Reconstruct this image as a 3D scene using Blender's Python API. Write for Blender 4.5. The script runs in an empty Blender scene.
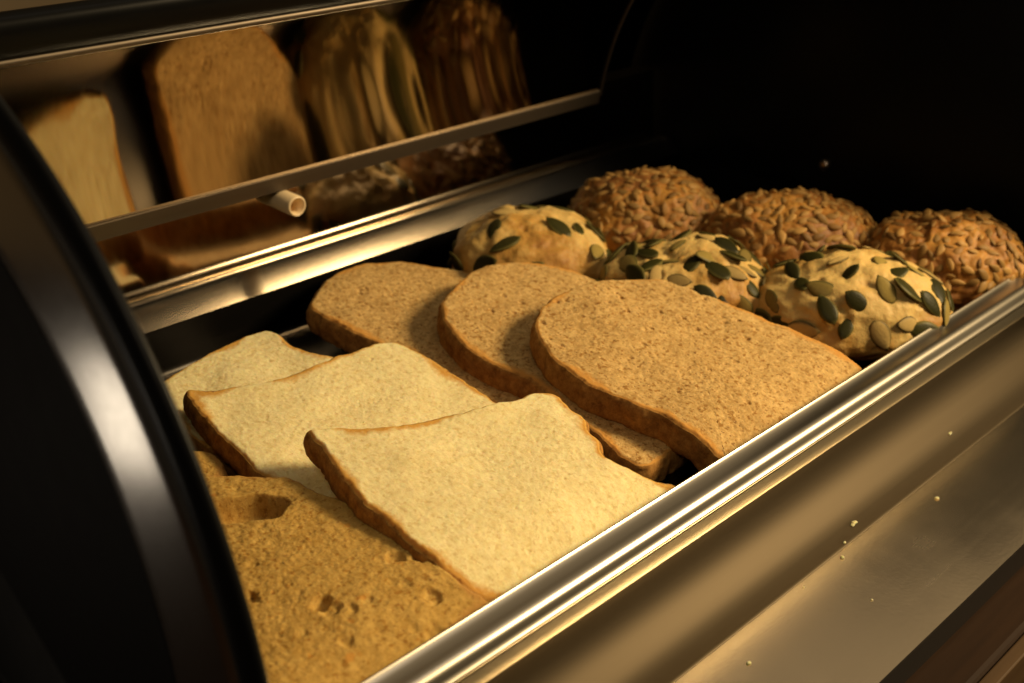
import bpy, math, random
import numpy as np
from mathutils import Vector, Matrix, Euler

sc = bpy.context.scene
COL = sc.collection
rnd = random.Random(7)

# ------------------------------------------------------------------ noise
def _hash(ix, iy, iz, seed):
    n = (ix.astype(np.int64) * 374761393 + iy.astype(np.int64) * 668265263 + iz.astype(np.int64) * 2147483647
         + np.int64(seed) * 974711) & 0xffffffff
    n = ((n ^ (n >> 13)) * 1274126177) & 0xffffffff
    n = ((n ^ (n >> 16)) * 2246822519) & 0xffffffff
    return ((n ^ (n >> 15)) & 0xffffff) / float(0xffffff)

def vnoise(P, scale, seed=0):
    Q = P * scale
    I = np.floor(Q); f = Q - I; f = f * f * (3 - 2 * f)
    out = 0
    for dx in (0, 1):
        wx = f[:, 0] if dx else 1 - f[:, 0]
        for dy in (0, 1):
            wy = f[:, 1] if dy else 1 - f[:, 1]
            for dz in (0, 1):
                wz = f[:, 2] if dz else 1 - f[:, 2]
                out = out + wx * wy * wz * _hash(I[:, 0] + dx, I[:, 1] + dy, I[:, 2] + dz, seed)
    return out - 0.5

def fbm(P, scale, seed=0, octv=3):
    o = 0; a = 1.0
    for k in range(octv):
        o = o + a * vnoise(P, scale * 2 ** k, seed + 17 * k); a *= 0.5
    return o

def worley(P, scale, seed=0):
    """distance to nearest feature point and that cell's random value"""
    Q = P * scale
    I = np.floor(Q)
    best = np.full(len(P), 9.0); rv = np.zeros(len(P))
    for dx in (-1, 0, 1):
        for dy in (-1, 0, 1):
            for dz in (-1, 0, 1):
                C = I + np.array([dx, dy, dz])
                F = C + np.stack([_hash(C[:, 0], C[:, 1], C[:, 2], seed + k) for k in (1, 2, 3)], 1)
                d = np.sqrt(((Q - F) ** 2).sum(1))
                m = d < best
                best[m] = d[m]
                rv[m] = _hash(C[:, 0], C[:, 1], C[:, 2], seed + 9)[m]
    return best, rv

def smooth(a, b, x):
    t = np.clip((x - a) / (b - a), 0, 1)
    return t * t * (3 - 2 * t)

# ------------------------------------------------------------------ objects
def mesh_obj(name, verts, faces, mat, parent=None, flat=False, attrs=None, origin=None):
    me = bpy.data.meshes.new(name)
    v = np.asarray(verts, dtype=float)
    o = np.zeros(3) if origin is None else np.asarray(origin)
    me.from_pydata((v - o).tolist(), [], [list(map(int, q)) for q in faces])
    if not flat:
        me.polygons.foreach_set('use_smooth', [True] * len(me.polygons))
    for k, a in (attrs or {}).items():
        at = me.attributes.new(k, 'FLOAT', 'POINT')
        at.data.foreach_set('value', np.asarray(a, dtype=np.float32))
    me.materials.append(mat)
    me.update()
    ob = bpy.data.objects.new(name, me)
    COL.objects.link(ob)
    if parent is not None:
        ob.parent = parent
    w = np.zeros(3); q = parent
    while q is not None:
        w = w + np.array(q.location); q = q.parent
    ob.location = o - w
    return ob

def thing(name, label, cat, loc, group=None):
    o = bpy.data.objects.new(name, None)
    o.empty_display_size = 0.02
    COL.objects.link(o)
    o.location = loc
    tag(o, label, cat, group)
    return o

def tag(o, label=None, cat=None, group=None, kind=None):
    if label: o['label'] = label
    if cat: o['category'] = cat
    if group: o['group'] = group
    if kind: o['kind'] = kind
    return o

def grid_faces(n, m, wrap):
    """n rows, m columns; wrap columns"""
    F = []
    mm = m if wrap else m - 1
    for i in range(n - 1):
        a = i * m; b = a + m
        for j in range(mm):
            k = (j + 1) % m
            F.append((a + j, b + j, b + k, a + k))
    return F

def extrude_x(name, prof, x0, x1, mat, parent=None, closed=False, nx=2, caps=False, flat=False):
    prof = np.asarray(prof, float); m = len(prof)
    V = []
    for x in np.linspace(x0, x1, nx):
        for y, z in prof:
            V.append((x, y, z))
    F = grid_faces(nx, m, closed)
    if caps:
        b = len(V); V += V[:m] + V[(nx - 1) * m:nx * m]          # caps keep their own corners so the long faces shade true
        F.append(tuple(b + i for i in range(m))[::-1]); F.append(tuple(b + m + i for i in range(m)))
    return mesh_obj(name, V, F, mat, parent, flat=flat)

def arc(cy, cz, r, a0, a1, n):
    return [(cy + r * math.cos(math.radians(a)), cz + r * math.sin(math.radians(a))) for a in np.linspace(a0, a1, n)]

def bevel(ob, w, seg=3, ang=30):
    m = ob.modifiers.new('bevel', 'BEVEL'); m.width = w; m.segments = seg; m.limit_method = 'ANGLE'
    m.angle_limit = math.radians(ang); return ob

def box(name, lo, hi, mat, parent=None, bev=0.0):
    x0, y0, z0 = lo; x1, y1, z1 = hi
    V = [(x0,y0,z0),(x1,y0,z0),(x1,y1,z0),(x0,y1,z0),(x0,y0,z1),(x1,y0,z1),(x1,y1,z1),(x0,y1,z1)]
    F = [(0,3,2,1),(4,5,6,7),(0,1,5,4),(1,2,6,5),(2,3,7,6),(3,0,4,7)]
    ob = mesh_obj(name, V, F, mat, parent, flat=True)
    if bev: bevel(ob, bev)
    return ob

# ------------------------------------------------------------------ materials
class NT:
    def __init__(s, name):
        s.m = bpy.data.materials.new(name); s.m.use_nodes = True
        s.t = s.m.node_tree; s.t.nodes.clear()
        s.out = s.n('ShaderNodeOutputMaterial'); s.b = s.n('ShaderNodeBsdfPrincipled')
        s.l(s.b.outputs[0], s.out.inputs['Surface'])
    def n(s, typ, **kw):
        nd = s.t.nodes.new(typ)
        for k, v in kw.items(): setattr(nd, k, v)
        return nd
    def l(s, a, b): s.t.links.new(a, b)
    def set(s, **kw):
        for k, v in kw.items():
            i = s.b.inputs[k.replace('_', ' ')]
            i.default_value = v
    def coords(s, scale=(1, 1, 1)):
        tc = s.n('ShaderNodeTexCoord'); mp = s.n('ShaderNodeMapping')
        mp.inputs['Scale'].default_value = scale
        s.l(tc.outputs['Object'], mp.inputs['Vector']); return mp.outputs[0]
    def noise(s, vec, scale, detail=3, rough=0.55):
        nd = s.n('ShaderNodeTexNoise'); nd.inputs['Scale'].default_value = scale
        nd.inputs['Detail'].default_value = detail; nd.inputs['Roughness'].default_value = rough
        s.l(vec, nd.inputs['Vector']); return nd.outputs[0]
    def ramp(s, fac, stops, interp='LINEAR'):
        r = s.n('ShaderNodeValToRGB'); r.color_ramp.interpolation = interp
        e = r.color_ramp.elements
        while len(e) < len(stops): e.new(0.5)
        for i, (p, c) in enumerate(stops):
            e[i].position = p; e[i].color = (*c, 1) if len(c) == 3 else c
        s.l(fac, r.inputs[0]); return r.outputs[0]
    def mix(s, fac, a, b, mode='MIX'):
        m = s.n('ShaderNodeMix', data_type='RGBA', blend_type=mode)
        for sock, v in ((m.inputs[0], fac), (m.inputs[6], a), (m.inputs[7], b)):
            if hasattr(v, 'is_output'): s.l(v, sock)
            elif isinstance(v, (int, float)): sock.default_value = v
            else: sock.default_value = (*v, 1)
        return m.outputs[2]
    def math(s, op, a, b=0.0, clamp=False):
        m = s.n('ShaderNodeMath', operation=op); m.use_clamp = clamp
        for sock, v in ((m.inputs[0], a), (m.inputs[1], b)):
            if hasattr(v, 'is_output'): s.l(v, sock)
            else: sock.default_value = v
        return m.outputs[0]
    def attr(s, name):
        return s.n('ShaderNodeAttribute', attribute_name=name).outputs['Fac']
    def bump(s, h, strength, dist):
        b = s.n('ShaderNodeBump'); b.inputs['Strength'].default_value = strength
        b.inputs['Distance'].default_value = dist
        s.l(h, b.inputs['Height']); s.l(b.outputs[0], s.b.inputs['Normal'])

def bread_mat(name, crumb_lo, crumb_hi, crust_lo, crust_hi, golden, pore=.5, speck=None, speck_amt=0.0, fleck=None, bmp=.3, sss=.25):
    t = NT(name); v = t.coords()
    t_v = v
    n1 = t.noise(v, 330, 3, .6); n2 = t.noise(v, 70, 3); n3 = t.noise(v, 1100, 2)
    mott = t.math('ADD', t.math('ADD', t.math('MULTIPLY', n1, 0.5), t.math('MULTIPLY', n2, 0.25)), t.math('MULTIPLY', n3, 0.25))
    c = t.ramp(mott, [(0.38, crumb_lo), (0.60, crumb_hi)])
    # open pores: shade inside the holes painted in as darker, more saturated crumb
    po = t.ramp(t.noise(v, 360, 3, .5), [(0.575, (0, 0, 0)), (0.67, (1, 1, 1))])
    c = t.mix(t.math('MULTIPLY', po, pore), c, tuple(q * k for q, k in zip(crumb_lo, (.70, .54, .32))))
    if speck:
        sp = t.ramp(t.noise(v, 560, 2, 0.4), [(0.63, (0, 0, 0)), (0.70, (1, 1, 1))])
        c = t.mix(t.math('MULTIPLY', sp, speck_amt), c, speck)
    if fleck:
        fl = t.ramp(t.noise(v, 150, 1, 0.4), [(0.70, (0, 0, 0)), (0.76, (1, 1, 1))])
        c = t.mix(t.math('MULTIPLY', fl, 0.75), c, fleck)
    k = t.ramp(t.math('ADD', t.math('MULTIPLY', t.noise(v, 210, 5, .62), 0.75), t.math('MULTIPLY', n3, 0.25)),
               [(0.34, crust_lo), (0.64, crust_hi)])
    a = t.attr('crust')
    wob = t.math('MULTIPLY', t.math('SUBTRACT', t.noise(v, 240, 3), 0.5), 0.9)
    gold = t.ramp(t.math('ADD', a, wob), [(0.12, (0, 0, 0)), (0.62, (1, 1, 1))])
    c = t.mix(gold, c, golden)
    f = t.ramp(t.math('ADD', a, wob), [(0.85, (0, 0, 0)), (1.15, (1, 1, 1))])
    t.l(t.mix(f, c, k), t.b.inputs['Base Color'])
    t.set(Roughness=0.85, Specular_IOR_Level=0.15)
    t.set(Subsurface_Weight=sss, Subsurface_Scale=0.005)
    t.b.inputs['Subsurface Radius'].default_value = (1.0, 0.6, 0.3)
    h = t.math('ADD', t.math('MULTIPLY', n3, 0.5), t.math('MULTIPLY', n1, 0.6))
    t.bump(h, bmp, 0.0008)
    return t.m

M = {}
M['white_bread'] = bread_mat('white_bread', (.76, .61, .29), (.90, .78, .42), (.22, .085, .018), (.50, .24, .055), (.62, .33, .075), .38, bmp=.3, sss=.55)
M['wheat_bread'] = bread_mat('wheat_bread', (.41, .245, .080), (.68, .45, .175), (.22, .092, .020), (.52, .27, .070), (.58, .29, .068), .85, (.18, .08, .026), 0.7)
M['grain_bread'] = bread_mat('grain_bread', (.41, .235, .05), (.58, .365, .098), (.20, .085, .018), (.38, .19, .045), (.45, .235, .06), .7, (.22, .10, .03), 0.5, (.50, .23, .04))

def bun_mat(name, pale, gold, brown, spec):
    t = NT(name); v = t.coords()
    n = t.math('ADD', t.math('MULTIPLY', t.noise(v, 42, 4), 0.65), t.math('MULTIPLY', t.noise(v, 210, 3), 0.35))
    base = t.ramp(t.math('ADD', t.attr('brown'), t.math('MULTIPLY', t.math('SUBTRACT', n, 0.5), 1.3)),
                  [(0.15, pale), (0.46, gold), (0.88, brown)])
    t.l(base, t.b.inputs['Base Color'])
    t.set(Roughness=0.55, Specular_IOR_Level=spec, Subsurface_Weight=0.1, Subsurface_Scale=0.003)
    h = t.math('ADD', t.noise(v, 380, 4), t.math('MULTIPLY', t.noise(v, 120, 3), 0.8))
    t.bump(h, 0.45, 0.0012)
    return t.m
M['pale_bun'] = bun_mat('pale_bun', (.63, .43, .145), (.48, .26, .055), (.24, .09, .018), .3)
M['brown_bun'] = bun_mat('brown_bun', (.44, .215, .042), (.31, .13, .024), (.15, .055, .012), .3)

def seed_mat(name, mid, rim, rough):
    t = NT(name); v = t.coords()
    oi = t.n('ShaderNodeObjectInfo').outputs['Random']
    n = t.noise(v, 300, 3)
    c = t.mix(t.ramp(t.attr('rim'), [(0.42, (0, 0, 0)), (0.8, (1, 1, 1))]), mid, rim)
    c = t.mix(t.math('MULTIPLY', n, 0.5), c, tuple(q * 0.45 for q in mid))
    hs = t.n('ShaderNodeHueSaturation')
    t.l(c, hs.inputs['Color']); t.l(t.math('ADD', t.math('MULTIPLY', oi, 0.7), 0.65), hs.inputs['Value'])
    t.l(hs.outputs[0], t.b.inputs['Base Color'])
    t.set(Roughness=rough, Specular_IOR_Level=0.14)
    t.bump(t.noise(v, 700, 2), 0.25, 0.0006)
    return t.m
M['seed_green'] = seed_mat('seed_green', (.032, .030, .006), (.13, .11, .03), .45)
M['seed_olive'] = seed_mat('seed_olive', (.30, .22, .06), (.085, .075, .02), .42)
M['seed_tan'] = seed_mat('seed_tan', (.56, .39, .14), (.085, .065, .02), .5)
M['sun_seed'] = seed_mat('sun_seed', (.36, .205, .062), (.42, .25, .08), .5)
M['sun_seed_dark'] = seed_mat('sun_seed_dark', (.25, .13, .038), (.33, .185, .055), .5)

def steel(name, col, rough, brush=(4, 900, 900), amt=0.12, aniso=0.0, bumpd=0.0, smudge=0.0):
    t = NT(name); v = t.coords(brush)
    n = t.noise(v, 1.0, 4, 0.6)
    t.set(Metallic=1.0, Base_Color=(*col, 1))
    r = t.math('ADD', t.math('MULTIPLY', t.math('SUBTRACT', n, 0.5), amt), rough)
    if smudge:
        r = t.math('ADD', r, t.math('MULTIPLY', t.ramp(t.noise(t.coords(), 22, 4), [(0.45, (0, 0, 0)), (0.75, (1, 1, 1))]), smudge))
    t.l(r, t.b.inputs['Roughness'])
    if bumpd: t.bump(n, 0.5, bumpd)
    return t.m
M['rim_steel'] = steel('rim_steel', (.58, .53, .44), .29, (4, 500, 500), .08)
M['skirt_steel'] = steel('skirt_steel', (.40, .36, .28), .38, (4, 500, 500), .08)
M['rear_steel'] = steel('rear_steel', (.62, .59, .54), .19, (4, 400, 400), .05)
M['pan_steel'] = steel('pan_steel', (.055, .05, .045), .30, (6, 500, 500), .10)
M['mirror_steel'] = steel('mirror_steel', (.50, .41, .29), .05, (500, 8, 8), .05, smudge=.05)
M['lower_mirror'] = steel('lower_mirror', (.66, .56, .43), .06, (300, 8, 8), .05, smudge=.05)
M['ledge_steel'] = steel('ledge_steel', (.80, .68, .50), .24, (2, 300, 300), .05, smudge=.04)
nt_ = M['ledge_steel'].node_tree; bp = nt_.nodes.new('ShaderNodeBump'); nz = nt_.nodes.new('ShaderNodeTexNoise'); tcn = nt_.nodes.new('ShaderNodeTexCoord')
nz.inputs['Scale'].default_value = 520; nz.inputs['Detail'].default_value = 2; bp.inputs['Strength'].default_value = .06; bp.inputs['Distance'].default_value = .0004
nt_.links.new(tcn.outputs['Object'], nz.inputs['Vector']); nt_.links.new(nz.outputs[0], bp.inputs['Height']); nt_.links.new(bp.outputs[0], nt_.nodes['Principled BSDF'].inputs['Normal'])
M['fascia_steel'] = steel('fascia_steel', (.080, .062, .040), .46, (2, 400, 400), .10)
M['strip_metal'] = steel('strip_metal', (.13, .105, .08), .5, (5, 400, 400), .15)

def plastic(name, col, rough, bumpscale=0, spec=.5):
    t = NT(name); v = t.coords()
    t.set(Base_Color=(*col, 1), Specular_IOR_Level=spec)
    t.l(t.math('ADD', t.math('MULTIPLY', t.math('SUBTRACT', t.noise(v, 60, 4), 0.5), 0.12), rough), t.b.inputs['Roughness'])
    if bumpscale: t.bump(t.noise(v, bumpscale, 2), 0.2, 0.0003)
    return t.m
M['gloss_black'] = plastic('gloss_black', (.006, .006, .006), .22)
M['rail_black'] = plastic('rail_black', (.004, .004, .004), .35, 0, .07)
M['edge_black'] = plastic('edge_black', (.005, .005, .005), .38, 0, .15)
M['matt_black'] = plastic('matt_black', (.006, .0055, .005), .6, 1500, .08)
M['side_black'] = plastic('side_black', (.003, .003, .003), .42, 0, .12)
M['satin_band'] = steel('satin_band', (.30, .285, .26), .36, (600, 600, 600), .06)
t = NT('satin_band')
t.set(Metallic=1.0, Base_Color=(.52, .50, .47, 1))
t.l(t.math('ADD', t.math('MULTIPLY', t.noise(t.coords(), 300, 3), .06), .20), t.b.inputs['Roughness'])
M['satin_band'] = t.m
M['cream_plastic'] = plastic('cream_plastic', (.78, .60, .36), .4)
M['pin_metal'] = steel('pin_metal', (.55, .45, .35), .3)

t = NT('dark_wood'); v = t.coords((3, 40, 40))
t.l(t.ramp(t.noise(v, 1.6, 5, .6), [(0.3, (.011, .005, .002)), (0.7, (.028, .013, .005))]), t.b.inputs['Base Color'])
t.set(Roughness=.6, Specular_IOR_Level=.12); M['dark_wood'] = t.m
t = NT('edge_wood'); v = t.coords((3, 60, 60))
t.l(t.ramp(t.noise(v, 1.6, 5, .6), [(0.3, (.045, .025, .010)), (0.7, (.080, .046, .020))]), t.b.inputs['Base Color'])
t.set(Roughness=.55, Specular_IOR_Level=.2); M['edge_wood'] = t.m
t = NT('tan_wall'); t.l(t.ramp(t.noise(t.coords(), 3, 3), [(0.3, (.26, .19, .11)), (0.7, (.31, .23, .14))]), t.b.inputs['Base Color'])
t.set(Roughness=.9); M['tan_wall'] = t.m
t = NT('dark_floor'); t.l(t.ramp(t.noise(t.coords(), 4, 3), [(0.3, (.012, .010, .009)), (0.7, (.02, .017, .014))]), t.b.inputs['Base Color'])
t.set(Roughness=.7); M['dark_floor'] = t.m

# ------------------------------------------------------------------ the roll-top case
XL, XR = 0.120, 0.720          # outer left face, inner right face
CY, CZ = 0.412, 0.013          # pivot of the roll top
RM = 0.208                     # radius of the polished inner shell
case = thing('roll_top_case', 'black and steel roll-top bread display case with its curved lid rolled open', 'bread case', (0.42, 0.40, -0.115))

def stadium(cy, cz, r, zlow, n=96):
    """D-shaped outline: half circle above the pivot, straight sides down to zlow"""
    P = arc(cy, cz, r, 0, 180, n)
    L = [(cy - r, z) for z in np.linspace(cz, zlow, 8)[1:]]
    Rr = [(cy + r, z) for z in np.linspace(zlow, cz, 8)[:-1]]
    return P + L + Rr

def side_loft(name, prof, cy, mat, parent, cap0=True, cap1=False):
    V = []; m = None
    for r, x in prof:
        o = stadium(cy, 0.012, r, -0.108)
        m = len(o); V += [(x, y, z) for y, z in o]
    F = grid_faces(len(prof), m, True)
    if cap0: F.append(tuple(range(m)))
    if cap1: F.append(tuple((len(prof) - 1) * m + i for i in range(m))[::-1])
    return mesh_obj(name, V, F, mat, parent)

CL = 0.422
lp = side_loft('side_panel', [(.1530, .1140), (.1555, .1134), (.1570, .1148)], CL, M['matt_black'], case)
side_loft('trim_band', [(.1571, .1146), (.1576, .1131), (.1590, .1126), (.1640, .1131), (.1720, .1140), (.1800, .1151), (.1870, .1161), (.1915, .1170), (.1922, .1180)], CL, M['satin_band'], lp, cap0=False)
side_loft('rim_edge', [(.1923, .1182), (.1930, .1176), (.1960, .1182), (.1985, .1195), (.1998, .1208), (.2000, .1218), (.1996, .1228), (.1980, .1236)], CL, M['edge_black'], lp, cap0=False, cap1=True)

rp = side_loft('side_panel', [(.226, XR), (.229, XR + .003), (.229, XR + .012), (.226, XR + .015)], CY, M['side_black'], case, cap1=True)
# pivot pin on the inner face
def disc_x(name, cy, cz, prof, mat, parent, n=32):
    V = [(x, cy + r * math.cos(2 * math.pi * j / n), cz + r * math.sin(2 * math.pi * j / n)) for r, x in prof for j in range(n)]
    F = grid_faces(len(prof), n, True); F.append(tuple((len(prof) - 1) * n + i for i in range(n))[::-1])
    return mesh_obj(name, V, F, mat, parent)
disc_x('pivot_pin', .4155, .019, [(.0042, XR + .001), (.0042, XR - .003), (.0036, XR - .0042), (.002, XR - .0048), (.0004, XR - .005)], M['pin_metal'], rp)

# polished inside of the rolled-back lid, its handle rail, the strip and the lower rear wall
LY, LZ, RM, LX1 = .357, .032, .1946, .620
lid = extrude_x('lid_shell', arc(LY, LZ, RM, 8, 43.4, 120) + arc(LY, LZ, RM + .003, 43.4, 8, 40), .137, LX1, M['mirror_steel'], case, closed=True, caps=True)
def rail(name, a, r, prof, mat, parent, x0, x1, flat=False):
    """profile given in (radial, tangential) offsets at angle a on the lid"""
    ca, sa = math.cos(math.radians(a)), math.sin(math.radians(a))
    P = [(LY + (r + u) * ca - w * sa, LZ + (r + u) * sa + w * ca) for u, w in prof]
    return extrude_x(name, P, x0, x1, mat, parent, closed=True, caps=True, flat=flat)
cap = [(.0085 * math.cos(q), .0145 * math.sin(q)) for q in np.linspace(0, 2 * math.pi, 40, endpoint=False)]
rail('handle_rail', 47.9, RM + .002, cap, M['rail_black'], lid, .13, LX1 + .004)
rail('highlight_bead', 46.4, RM - .0062, [(.0020 * math.cos(q), .0020 * math.sin(q)) for q in np.linspace(0, 2 * math.pi, 24, endpoint=False)], M['strip_metal'], lid, .137, LX1)  # added bead, stands in for the highlight line along the black rail
strip_p = [(-.0015, -.0050), (-.0022, -.0045), (-.0022, .0045), (-.0015, .0050), (.0036, .0050), (.0036, -.0050)]
rail('edge_strip', 8.9, RM, strip_p, M['strip_metal'], lid, .137, LX1, flat=True)
extrude_x('end_strip', arc(LY, LZ, RM - .001, 9, 62, 80) + arc(LY, LZ, RM + .0006, 62, 9, 80), LX1 + .002, LX1 + .0035, M['strip_metal'], lid, closed=True, caps=True)
rw = arc(.5778 - .5287, .0732, .5287, -9.2, -1.4, 40)
extrude_x('rear_wall', rw, .137, XR - .002, M['lower_mirror'], case)
extrude_x('rear_shell', arc(.42, .02, .185, 12, 60, 60), .137, XR - .002, M['side_black'], case)
# lid bumper: a small hollow cream tube fixed below the strip
def tube(name, x0, x1, cy, cz, ro, ri, mat, parent, n=40):
    prof = [(ri, x0 + .012), (ri, x0 + .0006), (ri + .0006, x0), (ro - .0008, x0), (ro, x0 + .0008), (ro, x1)]
    V = [(cy + r * math.cos(2 * math.pi * j / n), x, cz + r * math.sin(2 * math.pi * j / n)) for r, x in prof for j in range(n)]
    F = grid_faces(len(prof), n, True); F.append(tuple(range(n)))
    return mesh_obj(name, V, F, mat, parent)
tube('bumper_tube', .535, .570, .3475, .0505, .0062, .0045, M['cream_plastic'], case)

# base: rear ledge behind the tray, front fascia with folded ledge
extrude_x('rear_ledge', [(.5722, -.0165), (.640, -.0165)], .137, XR - .001, M['gloss_black'], case)
fp = [(.2415, -.0165)]
for q in np.linspace(0, 1, 40):                # gently hollow front: its normal tips up towards the fold
    al = math.radians(4 + 39 * smooth(.05, .62, q) - 16 * smooth(.72, 1, q))
    fp.append((fp[-1][0] - .0556 / 40 * math.sin(al), fp[-1][1] - .0556 / 40 * math.cos(al)))
fy, fz = fp[-1]
fp += [(fy - .0004, fz - .0009), (fy - .0011, fz - .0015)]
fas = extrude_x('base_front', fp, .10, .80, M['fascia_steel'], case)
led = extrude_x('front_ledge', [(fy - .0010, fz - .0017), (fy - .0040, fz - .0020), (.1578, fz - .0067)], .10, .80, M['ledge_steel'], case)
extrude_x('lip', [(.1577, fz - .0068), (.1577, fz - .0082), (.1660, fz - .0082), (.1660, -.108)], .10, .80, M['gloss_black'], led, flat=True)
bx = box('base_body', (.132, .245, -.110), (XR, .66, -.045), M['gloss_black'], case)
extrude_x('rear_cover', [(.640, -.0165), (.652, -.02), (.66, -.045)], .132, XR, M['gloss_black'], case)

# ------------------------------------------------------------------ bread tray
tray = thing('bread_tray', 'long stainless steel tray with a rounded double rim holding the bread', 'tray', (0.42, 0.40, -0.034))
ZF = -0.030
front = [(.2500, -.004)] + arc(.2488, -.0010, .0006, 10, 150, 9) + [(.2472, -.0013), (.2455, -.0019), (.2435, -.0022), (.2415, -.0021)] + \
        arc(.2398, -.0066, .0046, 84, 152, 12) + [(.2350, -.0060), (.2342, -.0076)] + arc(.2346, -.0088, .0013, 140, 215, 8) + \
        [(.2340, -.0100), (.2346, -.0104)]
skirt = [(.2338, -.0106), (.2332, -.0135), (.2327, -.0165), (.2328, -.0178), (.2334, -.0187), (.2346, -.0191), (.2415, -.0191)]
inner = [(.2500, -.004), (.2515, -.018)] + arc(.2575, ZF + .006, .006, 180, 270, 6) + [(.30, ZF), (.40, ZF), (.50, ZF)] + arc(.5375, ZF + .006, .006, 270, 360, 6) + [(.5445, -.016), (.5455, -.0012)]
back = [(.5456, -.0008), (.5500, .0024), (.5545, .0057), (.5585, .0086), (.5600, .0095), (.5615, .0099), (.5640, .0097), (.5680, .0088), (.5700, .0070), (.5703, .0045), (.5703, -.013)]
TX0, TX1 = .140, .7165
body = extrude_x('pan', inner, TX0, TX1, M['pan_steel'], tray)
for x in (TX0, TX1):
    V = [(x, y, z) for y, z in inner]
    mesh_obj('end_wall', V, [tuple(range(len(V)))], M['side_black'], body)  # steel ends of the tray coloured black to stand for shade
extrude_x('front_rim', front, TX0 - .002, TX1 + .002, M['rim_steel'], tray, nx=40)
extrude_x('rim_skirt', skirt, TX0 - .002, TX1 + .002, M['skirt_steel'], tray, nx=4)
extrude_x('rear_rim', back, TX0 - .002, TX1 + .002, M['rear_steel'], tray, nx=40)

# ------------------------------------------------------------------ sliced bread
def catmull(P, n):
    P = np.asarray(P); k = len(P); out = []
    for i in range(k):
        p0, p1, p2, p3 = P[i - 1], P[i], P[(i + 1) % k], P[(i + 2) % k]
        for t in np.linspace(0, 1, 16, endpoint=False):
            out.append(0.5 * (2 * p1 + (p2 - p0) * t + (2 * p0 - 5 * p1 + 4 * p2 - p3) * t * t + (3 * p1 - p0 - 3 * p2 + p3) * t ** 3))
    out = np.array(out)
    d = np.r_[0, np.cumsum(np.linalg.norm(np.diff(np.r_[out, out[:1]], axis=0), axis=1))]
    s = np.linspace(0, d[-1], n, endpoint=False)
    o2 = np.r_[out, out[:1]]
    return np.c_[np.interp(s, d, o2[:, 0]), np.interp(s, d, o2[:, 1])]

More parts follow.
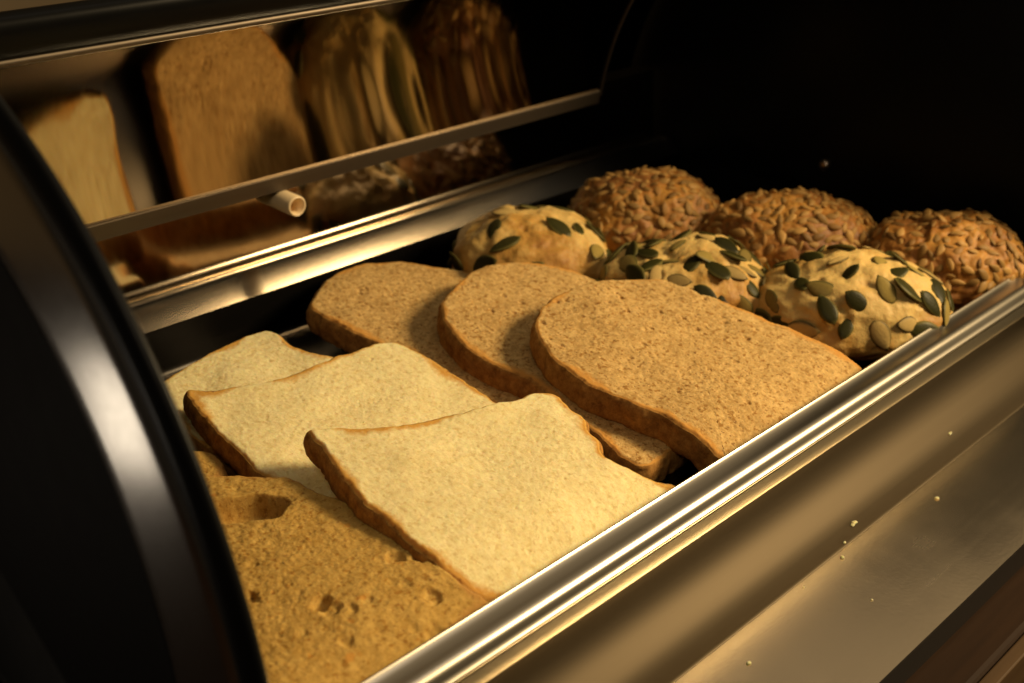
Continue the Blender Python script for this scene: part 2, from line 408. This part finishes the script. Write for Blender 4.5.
SL = {
'W3': ((0.0200, -0.0077, 0.1693, 0.2340, 0.3680), [(0.2353,0.3690), (0.2418,0.3662), (0.2518,0.3602), (0.2675,0.3512), (0.2839,0.3452), (0.3027,0.3413), (0.3212,0.3361), (0.3384,0.3329), (0.3447,0.3278), (0.3453,0.3217), (0.3439,0.3133), (0.3438,0.3043), (0.3383,0.2974), (0.3369,0.2906), (0.3324,0.2835), (0.3327,0.2749), (0.3385,0.2668), (0.3465,0.2590), (0.3580,0.2510), (0.3400,0.2503), (0.3000,0.2505), (0.2550,0.2505), (0.2355,0.2561), (0.2288,0.2708), (0.2264,0.2898), (0.2264,0.3058), (0.2264,0.3225), (0.2297,0.3422), (0.2328,0.3575)]),
'W2': ((0.0120, 0.0000, 0.1800, 0.2250, 0.4570), [(0.2235,0.4534), (0.2315,0.4471), (0.2448,0.4429), (0.2630,0.4376), (0.2778,0.4367), (0.2927,0.4370), (0.3102,0.4360), (0.3241,0.4345), (0.3312,0.4309), (0.3342,0.4247), (0.3375,0.4086), (0.3405,0.3850), (0.3411,0.3656), (0.3430,0.3500), (0.3420,0.3350), (0.3200,0.3330), (0.2700,0.3300), (0.2350,0.3250), (0.2260,0.3400), (0.2220,0.3650), (0.2181,0.3838), (0.2187,0.3956), (0.2177,0.4184), (0.2196,0.4384)]),
'W1': ((0.0020, 0.0000, 0.1000, 0.2500, 0.5000), [(0.2206,0.4870), (0.2313,0.4892), (0.2497,0.4942), (0.2704,0.4997), (0.2893,0.5011), (0.2979,0.4986), (0.2996,0.4906), (0.2989,0.4793), (0.3023,0.4677), (0.3070,0.4562), (0.3200,0.4350), (0.3250,0.4100), (0.3000,0.3950), (0.2400,0.3970), (0.2180,0.4200), (0.2160,0.4600)]),
'B3': ((-0.0050, 0.0000, 0.1700, 0.4500, 0.2575), [(0.3903,0.3829), (0.4065,0.3922), (0.4257,0.3955), (0.4456,0.3942), (0.4645,0.3860), (0.4788,0.3757), (0.4873,0.3627), (0.4941,0.3407), (0.4992,0.3168), (0.5040,0.2936), (0.5088,0.2711), (0.5109,0.2564), (0.5000,0.2515), (0.4600,0.2505), (0.4100,0.2505), (0.3850,0.2515), (0.3850,0.2557), (0.3840,0.2747), (0.3830,0.2901), (0.3780,0.3069), (0.3723,0.3271), (0.3714,0.3438), (0.3751,0.3600), (0.3812,0.3732)]),
'B2': ((0.0080, 0.0000, 0.1600, 0.4000, 0.4330), [(0.3748,0.4425), (0.3928,0.4536), (0.4124,0.4608), (0.4288,0.4612), (0.4450,0.4565), (0.4566,0.4477), (0.4665,0.4330), (0.4714,0.4195), (0.4770,0.3900), (0.4790,0.3300), (0.4770,0.2900), (0.4400,0.2830), (0.3900,0.2830), (0.3600,0.2870), (0.3640,0.3200), (0.3670,0.3590), (0.3650,0.3740), (0.3603,0.3905), (0.3603,0.4083), (0.3657,0.4280)]),
'B1': ((0.0000, 0.0000, 0.1200, 0.4000, 0.5000), [(0.3341,0.5105), (0.3468,0.5213), (0.3652,0.5306), (0.3869,0.5324), (0.4095,0.5214), (0.4247,0.5013), (0.4382,0.4840), (0.4500,0.4600), (0.4600,0.4100), (0.4550,0.3600), (0.4100,0.3500), (0.3600,0.3520), (0.3500,0.3800), (0.3490,0.4270), (0.3414,0.4532), (0.3346,0.4802), (0.3321,0.4982)]),
'A': ((0.0040, 0.0000, 0.0100, 0.2000, 0.3500), [(0.1937,0.4010), (0.1973,0.3932), (0.2010,0.3873), (0.2064,0.3835), (0.2123,0.3747), (0.2202,0.3674), (0.2233,0.3548), (0.2253,0.3447), (0.2282,0.3339), (0.2290,0.3192), (0.2292,0.3050), (0.2290,0.2702), (0.2327,0.2557), (0.2300,0.2505), (0.2000,0.2505), (0.1600,0.2505), (0.1440,0.2600), (0.1430,0.3000), (0.1440,0.3600), (0.1530,0.3850), (0.1750,0.3980)]),
'A2': ((-0.0040, 0.0000, 0.2000, 0.2000, 0.4200), [(0.2045,0.4301), (0.2089,0.4254), (0.2133,0.4200), (0.2141,0.4121), (0.2112,0.4035), (0.2077,0.3988), (0.2180,0.3950), (0.2150,0.3600), (0.2000,0.3500), (0.1600,0.3550), (0.1480,0.3800), (0.1500,0.4100), (0.1700,0.4380)]),
}

def make_slice(key, name, label, group, mat, T, style, seed, crust_w=.0042, N=620, R=150, cavity=None, droop=0.0, centre=None):
    (c, bx, by, x0, y0), pts = SL[key]
    O = catmull(pts, N)
    ctr = O.mean(0) if centre is None else np.array(centre)
    nrm = np.array([-bx, -by, 1.0]); nrm /= np.linalg.norm(nrm)
    # outline roughness: crust is never a clean curve
    P3 = np.c_[O, np.zeros(N)]
    tang = np.roll(O, -1, 0) - np.roll(O, 1, 0); tang /= np.linalg.norm(tang, axis=1)[:, None]
    out2 = np.c_[tang[:, 1], -tang[:, 0]]
    if ((O - ctr) * out2).sum() < 0: out2 = -out2
    O = O + out2 * (fbm(P3, 110, seed, 2) * .0016 + fbm(P3, 330, seed + 3, 2) * .0006)[:, None]
    def zpl(x, y): return c + bx * (x - x0) + by * (y - y0) - droop * np.clip(.281 - y, 0, 1) ** 2
    # top face
    s = np.linspace(0, 1, R) ** .85
    s[0] = 0.004
    X = ctr[0] + s[:, None] * (O[None, :, 0] - ctr[0]); Y = ctr[1] + s[:, None] * (O[None, :, 1] - ctr[1])
    Rd = np.linalg.norm(O - ctr, axis=1)
    # true distance to the outline (coarse)
    Xf = X.ravel(); Yf = Y.ravel()
    Oc = O
    dist = np.full(len(Xf), 9.0)
    for k in range(len(Oc)):
        dist = np.minimum(dist, (Xf - Oc[k, 0]) ** 2 + (Yf - Oc[k, 1]) ** 2)
    dist = np.sqrt(dist)
    P = np.c_[Xf, Yf, np.zeros(len(Xf))]
    h = fbm(P, 35, seed + 5, 2) * .0028                          # slow waviness of the cut
    if style == 'white':
        d1, r1 = worley(P, 420, seed + 11); d2, r2 = worley(P, 170, seed + 12)
        h -= .00030 * (1 - smooth(.15, .5, d1)) * r1 ** 2
        h -= .0009 * (1 - smooth(.02, .34, d2 + np.abs(fbm(P, 420, seed + 13, 2)) * .5)) * (r2 > .80) * r1
        h += fbm(P, 520, seed + 6, 3) * .00030 + fbm(P, 230, seed + 7, 2) * .00022
    elif style == 'wheat':
        d1, r1 = worley(P, 480, seed + 11); d2, r2 = worley(P * np.array([1, .6, 1]), 230, seed + 12)
        h -= .0005 * (1 - smooth(.12, .55, d1)) * (.1 + .9 * r1)
        h -= .0016 * (1 - smooth(.05, .34, d2 + fbm(P, 500, seed + 13, 2) * .25)) * (r2 > .62) * smooth(-.12, .18, fbm(P, 34, seed + 53, 2)) * (.5 + r1)
        h += fbm(P, 640, seed + 6, 2) * .00028 + fbm(P, 260, seed + 7, 2) * .00042
    else:
        d1, r1 = worley(P, 330, seed + 11); d2, r2 = worley(P, 120, seed + 12); d3, r3 = worley(P, 62, seed + 14)
        wob = fbm(P, 240, seed + 8, 2) * .25
        h -= .0006 * (1 - smooth(.1, .5, d1 + wob)) * r1
        h -= .0012 * (1 - smooth(.08, .34, d2 + wob)) * (r2 > .70)
        h -= .0032 * (1 - smooth(.05, .27, d3 + wob)) * (r3 > .80)
        h += fbm(P, 700, seed + 6, 2) * .0005 + fbm(P, 210, seed + 7, 3) * .0009
    cav = np.zeros(len(Xf))
    if cavity:
        for (cx, cyv, ax, ay, rot, dep) in cavity:
            ca, sa = math.cos(rot), math.sin(rot)
            u = ((Xf - cx) * ca + (Yf - cyv) * sa) / ax; w = (-(Xf - cx) * sa + (Yf - cyv) * ca) / ay
            q = np.sqrt(np.abs(u) ** 2.6 + np.abs(w) ** 2.6) + fbm(P, 75, seed + 21, 2) * .55
            cav -= dep * (1 - smooth(.50, 1.15, q))
    edge = 1 - smooth(0, .0022, dist)
    h = h * (.62 if style == 'grain' else .8) * (1 - .9 * edge) - .0011 * edge ** 2
    h = h + cav
    lim = smooth(.0, .006, dist)
    Zf = zpl(Xf, Yf)
    top = np.c_[Xf, Yf, Zf] + nrm[None, :] * h[:, None]
    ctop = np.clip(1 - dist / (crust_w * np.clip(1 + 2.2 * fbm(P, 48, seed + 51, 2), .35, 2.2)), 0, 1)
    # side band (crust)
    K = 22
    ring = top[-N:]
    side = []
    ss = np.linspace(0, 1, K)
    out3 = np.c_[out2, np.zeros(N)]
    for t_ in ss:
        q = ring - nrm * (T * t_)
        bul = .0016 * math.sin(math.pi * t_) ** .6
        q = q + out3 * (bul + (fbm(q, 130, seed + 31, 3) * .0016 + fbm(q, 420, seed + 33, 1) * .0004)[:, None] * min(1, t_ * 6))
        side.append(q)
    side = np.concatenate(side)
    # bottom face, coarse
    sb = np.linspace(1, .01, 10)
    bot = []
    last = side[-N:]
    cb = last.mean(0)
    for t_ in sb: bot.append(cb + t_ * (last - cb))
    bot = np.concatenate(bot)
    org = np.array([ctr[0], ctr[1], zpl(ctr[0], ctr[1]) - T])
    root = thing(name, label, 'bread slice', org, group)
    F = grid_faces(R, N, True)
    nv = len(top)
    V = np.r_[top, bot]
    F2 = [tuple(nv + i for i in f) for f in grid_faces(len(sb), N, True)]
    F.append(tuple(range(N))[::-1]); F2.append(tuple(nv + (len(sb) - 1) * N + i for i in range(N)))
    mesh_obj('crumb', V, F + F2, mat, root, attrs={'crust': np.r_[ctop, np.zeros(len(bot))]}, origin=org)
    mesh_obj('crust', side, grid_faces(K, N, True), mat, root, attrs={'crust': np.ones(len(side)) * 1.3}, origin=org)
    return root

GW, GB, GG = 'white toast slices at the near end of the tray', 'brown wholemeal slices in the middle of the tray', 'grainy golden brown slices beside the black side panel'
make_slice('A2', 'bread_slice', 'grainy golden brown slice mostly hidden under another, only its back end showing', GG, M['grain_bread'], .0105, 'grain', 301)
make_slice('A', 'bread_slice', 'grainy golden brown bread slice with a torn hole lying beside the black side panel', GG, M['grain_bread'], .0115, 'grain', 311,
           cavity=[(.1955, .3585, .0165, .0088, -.75, .0105), (.1830, .2890, .0045, .0034, .3, .003)], crust_w=.003, droop=8.0)
make_slice('W1', 'bread_slice', 'white toast slice lowest of the three, against the rear wall of the tray', GW, M['white_bread'], .0125, 'white', 401)
make_slice('W2', 'bread_slice', 'white toast slice between the two other white slices, overlapped at its front', GW, M['white_bread'], .0130, 'white', 411)
make_slice('W3', 'bread_slice', 'white toast slice on top of the others with its front against the steel rim', GW, M['white_bread'], .0130, 'white', 421, droop=13.0, centre=(.285, .277))
make_slice('B1', 'bread_slice', 'brown wholemeal slice lowest of the three, nearest the rear rim of the tray', GB, M['wheat_bread'], .0150, 'wheat', 501)
make_slice('B2', 'bread_slice', 'brown wholemeal slice between the two other brown slices, half shaded', GB, M['wheat_bread'], .0165, 'wheat', 511)
make_slice('B3', 'bread_slice', 'large brown wholemeal slice on top of the others reaching the front rim', GB, M['wheat_bread'], .0150, 'wheat', 521, droop=9.0)

# ------------------------------------------------------------------ seeded buns
def seed_mesh(name, L, W, H, mat, point=1.0):
    n, m = 9, 14
    V = []; rim = []
    for i in range(n):
        u = -1 + 2 * i / (n - 1)
        w = max(0.02, (1 - abs(u) ** 2.0) ** .8 * (1 - .22 * point * u))
        for j in range(m):
            a = 2 * math.pi * j / m
            V.append((u * L / 2, w * W / 2 * math.cos(a), w ** .6 * H / 2 * math.sin(a) + .12 * H * (1 - u * u)))
            rim.append(max(abs(math.cos(a)) ** 2, abs(u) ** 3))
    F = grid_faces(n, m, True); F.append(tuple(range(m))); F.append(tuple((n - 1) * m + i for i in range(m))[::-1])
    me = bpy.data.meshes.new(name)
    me.from_pydata(V, [], F)
    me.polygons.foreach_set('use_smooth', [True] * len(me.polygons))
    at = me.attributes.new('rim', 'FLOAT', 'POINT'); at.data.foreach_set('value', rim)
    me.materials.append(mat)
    return me
PS = [seed_mesh('pumpkin_seed', .0190, .0105, .0026, M['seed_green']), seed_mesh('pumpkin_seed', .0185, .0100, .0024, M['seed_olive']),
      seed_mesh('pumpkin_seed', .0175, .0098, .0024, M['seed_tan'])]
SS = [seed_mesh('sunflower_seed', .0098, .0047, .0024, M['sun_seed'], 1.4), seed_mesh('sunflower_seed', .0092, .0044, .0022, M['sun_seed_dark'], 1.4)]

HV = np.array([.7174, -.6967]); HF = np.array([.6967, .7174])   # long and short axis of the oval rolls
def make_bun(x, y, ra, rb, hh, kind, label, group, seed, want=250):
    zb, zw = -.0285, .020
    n, m = 110, 220
    e = np.linspace(-1.25, math.pi / 2 - .004, n)
    a = np.linspace(0, 2 * np.pi, m, endpoint=False)
    E, A_ = np.meshgrid(e, a, indexing='ij'); E = E.ravel(); A_ = A_.ravel()
    ce = np.cos(E) ** .88
    ux = np.sign(np.cos(A_)) * np.abs(np.cos(A_)) ** .92; uy = np.sign(np.sin(A_)) * np.abs(np.sin(A_)) ** .92
    px = x + HV[0] * ra * ux * ce + HF[0] * rb * uy * ce
    py = y + HV[1] * ra * ux * ce + HF[1] * rb * uy * ce
    pz = zb + zw + np.where(E > 0, hh - zw, zw) * np.sin(E)
    P = np.c_[px, py, pz]
    nr = np.c_[(px - x), (py - y), (pz - zb - zw) * 1.3]; nr /= np.linalg.norm(nr, axis=1)[:, None] + 1e-9
    w, rv = worley(P, 95, seed + 2)
    d = fbm(P, 26, seed, 3) * .0085 + fbm(P, 120, seed + 1, 3) * .0026
    if kind == 'sunflower':
        d += fbm(P, 300, seed + 4, 2) * .0016 - .0012 * (1 - smooth(.1, .5, w))
    else:
        d -= .0016 * (1 - smooth(.05, .4, w)) * (rv > .6)
    P = P + nr * d[:, None]
    P[:, 2] = np.maximum(P[:, 2], zb)
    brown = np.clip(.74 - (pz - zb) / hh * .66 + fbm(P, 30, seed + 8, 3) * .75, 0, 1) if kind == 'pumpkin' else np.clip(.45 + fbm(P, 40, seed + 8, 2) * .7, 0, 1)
    org = np.array([x, y, zb])
    root = thing('bread_roll', label, 'bread roll', org, group)
    F = grid_faces(n, m, True); F.append(tuple(range(m))); F.append(tuple((n - 1) * m + i for i in range(m))[::-1])
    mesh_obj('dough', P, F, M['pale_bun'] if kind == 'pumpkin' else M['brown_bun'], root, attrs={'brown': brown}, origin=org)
    # seeds sit in the surface, each an object of its own
    G = P.reshape(n, m, 3)
    r = random.Random(seed)
    gap = .0122 if kind == 'pumpkin' else .0056
    if want > 50 and kind == 'pumpkin': gap = .0100
    singles = []
    put = []; rest = []; tl = .11 if kind == 'pumpkin' else .15
    view = np.array([0, 0, .28]) - org
    tries = 0
    while len(put) < want and tries < 9000:
        tries += 1
        i = int(n * (.50 + .48 * r.random() ** 1.0)); j = r.randrange(m)
        if kind == 'pumpkin': i = int(n * (.47 + .5 * r.random()))
        # uniform on area: reject near the pole
        if r.random() > max(.06, math.cos(e[min(i, n - 2)])): continue
        if kind == 'sunflower' and fbm(G[min(i, n - 3), j][None, :], 55, seed + 40, 2)[0] < -.10 and r.random() < .9: continue
        i = min(i, n - 3)
        p = G[i, j]
        if any(np.linalg.norm(p - q) < gap for q in put): continue
        du = G[i, (j + 2) % m] - G[i, j - 2]; dv = G[i + 2, j] - G[i - 2, j]
        nn = np.cross(du, dv); nn /= np.linalg.norm(nn)
        if np.dot(nn, p - (org + [0, 0, .015])) < 0: nn = -nn
        put.append(p)
        nn = Vector(nn) + Vector((r.gauss(0, tl), r.gauss(0, tl), r.gauss(0, tl))); nn.normalize()
        t0 = Vector(du).normalized(); t0 = (t0 - nn * t0.dot(nn)).normalized()
        t0 = Matrix.Rotation(r.uniform(0, 2 * math.pi), 3, nn) @ t0
        b0 = nn.cross(t0)
        if kind == 'pumpkin':
            k = r.random(); me = PS[0] if k < .64 else PS[1] if k < .84 else PS[2]
            s = r.uniform(.82, 1.22); lift = -.0001
        else:
            me = SS[0] if r.random() < .62 else SS[1]
            s = r.uniform(.75, 1.2); lift = -.0003
        R_ = Matrix((t0, b0, nn)).transposed().to_4x4()
        mt = Matrix.Translation(Vector(p - org) + nn * lift) @ R_ @ Matrix.Diagonal((s, s * r.uniform(.88, 1.1), s, 1))
        singles.append((float(np.dot(np.array(nn), view)), me, mt))
    singles.sort(key=lambda q: -q[0])
    for _, me, mt in singles[:98]:
        o = bpy.data.objects.new(me.name.split('.')[0], me)
        COL.objects.link(o); o.parent = root; o.matrix_local = mt
    if len(singles) > 98:                          # the seeds of the far side, past the first hundred, as one part
        V2 = []; F3 = []; rim2 = []
        for _, me, mt in singles[98:]:
            b_ = len(V2)
            V2 += [tuple(mt @ v_.co) for v_ in me.vertices]; F3 += [tuple(b_ + i for i in p_.vertices) for p_ in me.polygons]
            rim2 += [d_.value for d_ in me.attributes['rim'].data]
        o = mesh_obj('seed_coating', np.array(V2) + org, F3, M['sun_seed'], root, attrs={'rim': rim2}, origin=org)
        o['kind'] = 'stuff'
    return root
GP, GS = 'pumpkin seed rolls in a row across the tray', 'sunflower seed rolls at the far end of the tray'
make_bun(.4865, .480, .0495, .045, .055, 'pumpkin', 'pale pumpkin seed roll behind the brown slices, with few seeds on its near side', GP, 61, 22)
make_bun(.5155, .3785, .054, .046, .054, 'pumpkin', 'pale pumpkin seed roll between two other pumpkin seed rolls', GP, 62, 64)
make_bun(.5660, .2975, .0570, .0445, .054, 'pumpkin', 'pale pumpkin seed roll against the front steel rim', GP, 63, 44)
make_bun(.5890, .4725, .0555, .046, .0555, 'sunflower', 'brown sunflower seed roll nearest the rear rim of the tray', GS, 71)
make_bun(.6290, .3820, .0575, .045, .055, 'sunflower', 'brown sunflower seed roll between two other sunflower seed rolls', GS, 72)
make_bun(.6645, .2955, .0505, .0445, .055, 'sunflower', 'brown sunflower seed roll at the far corner by the front rim', GS, 73)

# ------------------------------------------------------------------ crumbs on the ledge
CR = [(.4496, .2191, -.0598, .0019, 'pale bread crumb clinging to the steel front just above the fold, largest of the scatter'),
      (.5559, .2230, -.0543, .0014, 'small bread crumb clinging to the steel front, the farthest right of the crumbs'),
      (.5107, .2048, -.0671, .0012, None), (.4387, .2166, -.0642, .0009, None), (.4301, .2120, -.0664, .0010, None),
      (.3379, .2013, -.0674, .0013, None), (.4148, .1868, -.0686, .0007, None), (.3972, .2127, -.0663, .0006, None)]
for k, (x, y, z, r_, lab) in enumerate(CR):
    u = np.linspace(0, 2 * np.pi, 10, endpoint=False); e_ = np.linspace(-1.5, 1.5, 7)
    E_, U_ = np.meshgrid(e_, u, indexing='ij')
    P = np.c_[(np.cos(E_) * np.cos(U_)).ravel() * r_, (np.cos(E_) * np.sin(U_)).ravel() * r_ * .7, np.sin(E_).ravel() * r_ * .5]
    P = P * (1 + fbm(P + k, 900, k, 2)[:, None] * 1.5) + np.array([x, y, z + r_ * .2])
    F = grid_faces(7, 10, True) + [tuple(range(10)), tuple(60 + i for i in range(10))[::-1]]
    o = mesh_obj('bread_crumb', P, F, M['white_bread'], None, flat=True, origin=(x, y, z))
    tag(o, lab or 'tiny bread crumb lying along the fold of the steel ledge', 'crumb', 'bread crumbs on the steel front')

# ------------------------------------------------------------------ surroundings
o = box('table_edge', (-.6, .1355, -.150), (2.2, .1428, -.1100), M['edge_wood'], None, .001); tag(o, kind='structure')
o = box('table_top', (-.6, .1430, -.150), (2.2, 1.1, -.1105), M['dark_wood'], None, .004); tag(o, kind='structure')
o = mesh_obj('floor', [(-4, -4, -.9), (5, -4, -.9), (5, 4, -.9), (-4, 4, -.9)], [(0, 1, 2, 3)], M['dark_floor'], flat=True); tag(o, kind='structure')
o = mesh_obj('wall', [(-3, 2.2, -.9), (1.35, 2.2, -.9), (1.35, 2.2, 2.4), (-3, 2.2, 2.4)], [(0, 1, 2, 3)], M['tan_wall'], flat=True); tag(o, kind='structure')

# ------------------------------------------------------------------ light
def area(name, loc, target, size, power, col, size_y=None):
    L = bpy.data.lights.new(name, 'AREA'); L.energy = power; L.color = col; L.size = size
    if size_y: L.shape = 'RECTANGLE'; L.size_y = size_y
    o = bpy.data.objects.new(name, L); COL.objects.link(o); o.location = loc
    o.rotation_euler = (Vector(target) - Vector(loc)).to_track_quat('-Z', 'Y').to_euler()
    return o
area('key_lamp', (1.04, -.34, .64), (.42, .34, 0), .28, 18.0, (1, .75, .41))
area('fill_lamp', (-.35, -.25, .95), (.35, .35, 0), .35, 1.7, (1, .80, .56))
area('added_band_lamp', (-.164, .600, -.075), (.116, .25, .13), .09, .075, (1, .86, .68))  # added lamp without a known source, makes the highlight on the trim band

w = bpy.data.worlds.new('World'); sc.world = w; w.use_nodes = True
nt = w.node_tree; nt.nodes.clear()
out = nt.nodes.new('ShaderNodeOutputWorld'); bg = nt.nodes.new('ShaderNodeBackground')
tc = nt.nodes.new('ShaderNodeTexCoord')
def lobe(direction, p0, p1, c0, c1):
    dp = nt.nodes.new('ShaderNodeVectorMath'); dp.operation = 'DOT_PRODUCT'; r = nt.nodes.new('ShaderNodeValToRGB')
    dp.inputs[1].default_value = tuple(Vector(direction).normalized())
    nt.links.new(tc.outputs['Generated'], dp.inputs[0]); nt.links.new(dp.outputs['Value'], r.inputs[0])
    e_ = r.color_ramp.elements; e_[0].position = p0; e_[0].color = (*c0, 1); e_[1].position = p1; e_[1].color = (*c1, 1)
    return r.outputs[0]
mx = nt.nodes.new('ShaderNodeMix'); mx.data_type = 'RGBA'; mx.blend_type = 'ADD'; mx.inputs[0].default_value = 1
nt.links.new(lobe((.60, .10, .78), .25, .97, (.012, .009, .006), (.22, .165, .10)), mx.inputs[6])    # bright upper side of the room
nt.links.new(lobe((.33, -.20, .92), .958, .995, (0, 0, 0), (1.0, .86, .70)), mx.inputs[7])               # narrow glow added for the pale reflection along the rear rim
nt.links.new(mx.outputs[2], bg.inputs[0]); bg.inputs[1].default_value = 1.0
nt.links.new(bg.outputs[0], out.inputs[0])

# ------------------------------------------------------------------ camera
F_PX = 1150.0
cd = bpy.data.cameras.new('camera'); cam = bpy.data.objects.new('camera', cd); COL.objects.link(cam)
cam.location = (0, 0, .28)
Rv = Vector((0.71739464, -0.69666701, 0)); Uv = Vector((0.31436698, 0.3237202, 0.89240049)); Fv = Vector((0.62170598, 0.64020333, -0.45124425))
cam.rotation_euler = Matrix((Rv, Uv, -Fv)).transposed().to_euler()
cd.sensor_width = 36; cd.lens = 36 * F_PX / 1024
cd.clip_start = .01; cd.clip_end = 50
cd.dof.use_dof = True; cd.dof.focus_distance = .52; cd.dof.aperture_fstop = 9.0
sc.camera = cam

sc.view_settings.view_transform = 'Standard'; sc.view_settings.look = 'None'
sc.view_settings.exposure = 0; sc.view_settings.gamma = 1
sc.cycles.use_denoising = True
sc.cycles.max_bounces = 10; sc.cycles.glossy_bounces = 6; sc.cycles.diffuse_bounces = 4
sc.cycles.caustics_reflective = False; sc.cycles.caustics_refractive = False
sc.cycles.sample_clamp_indirect = 6.0
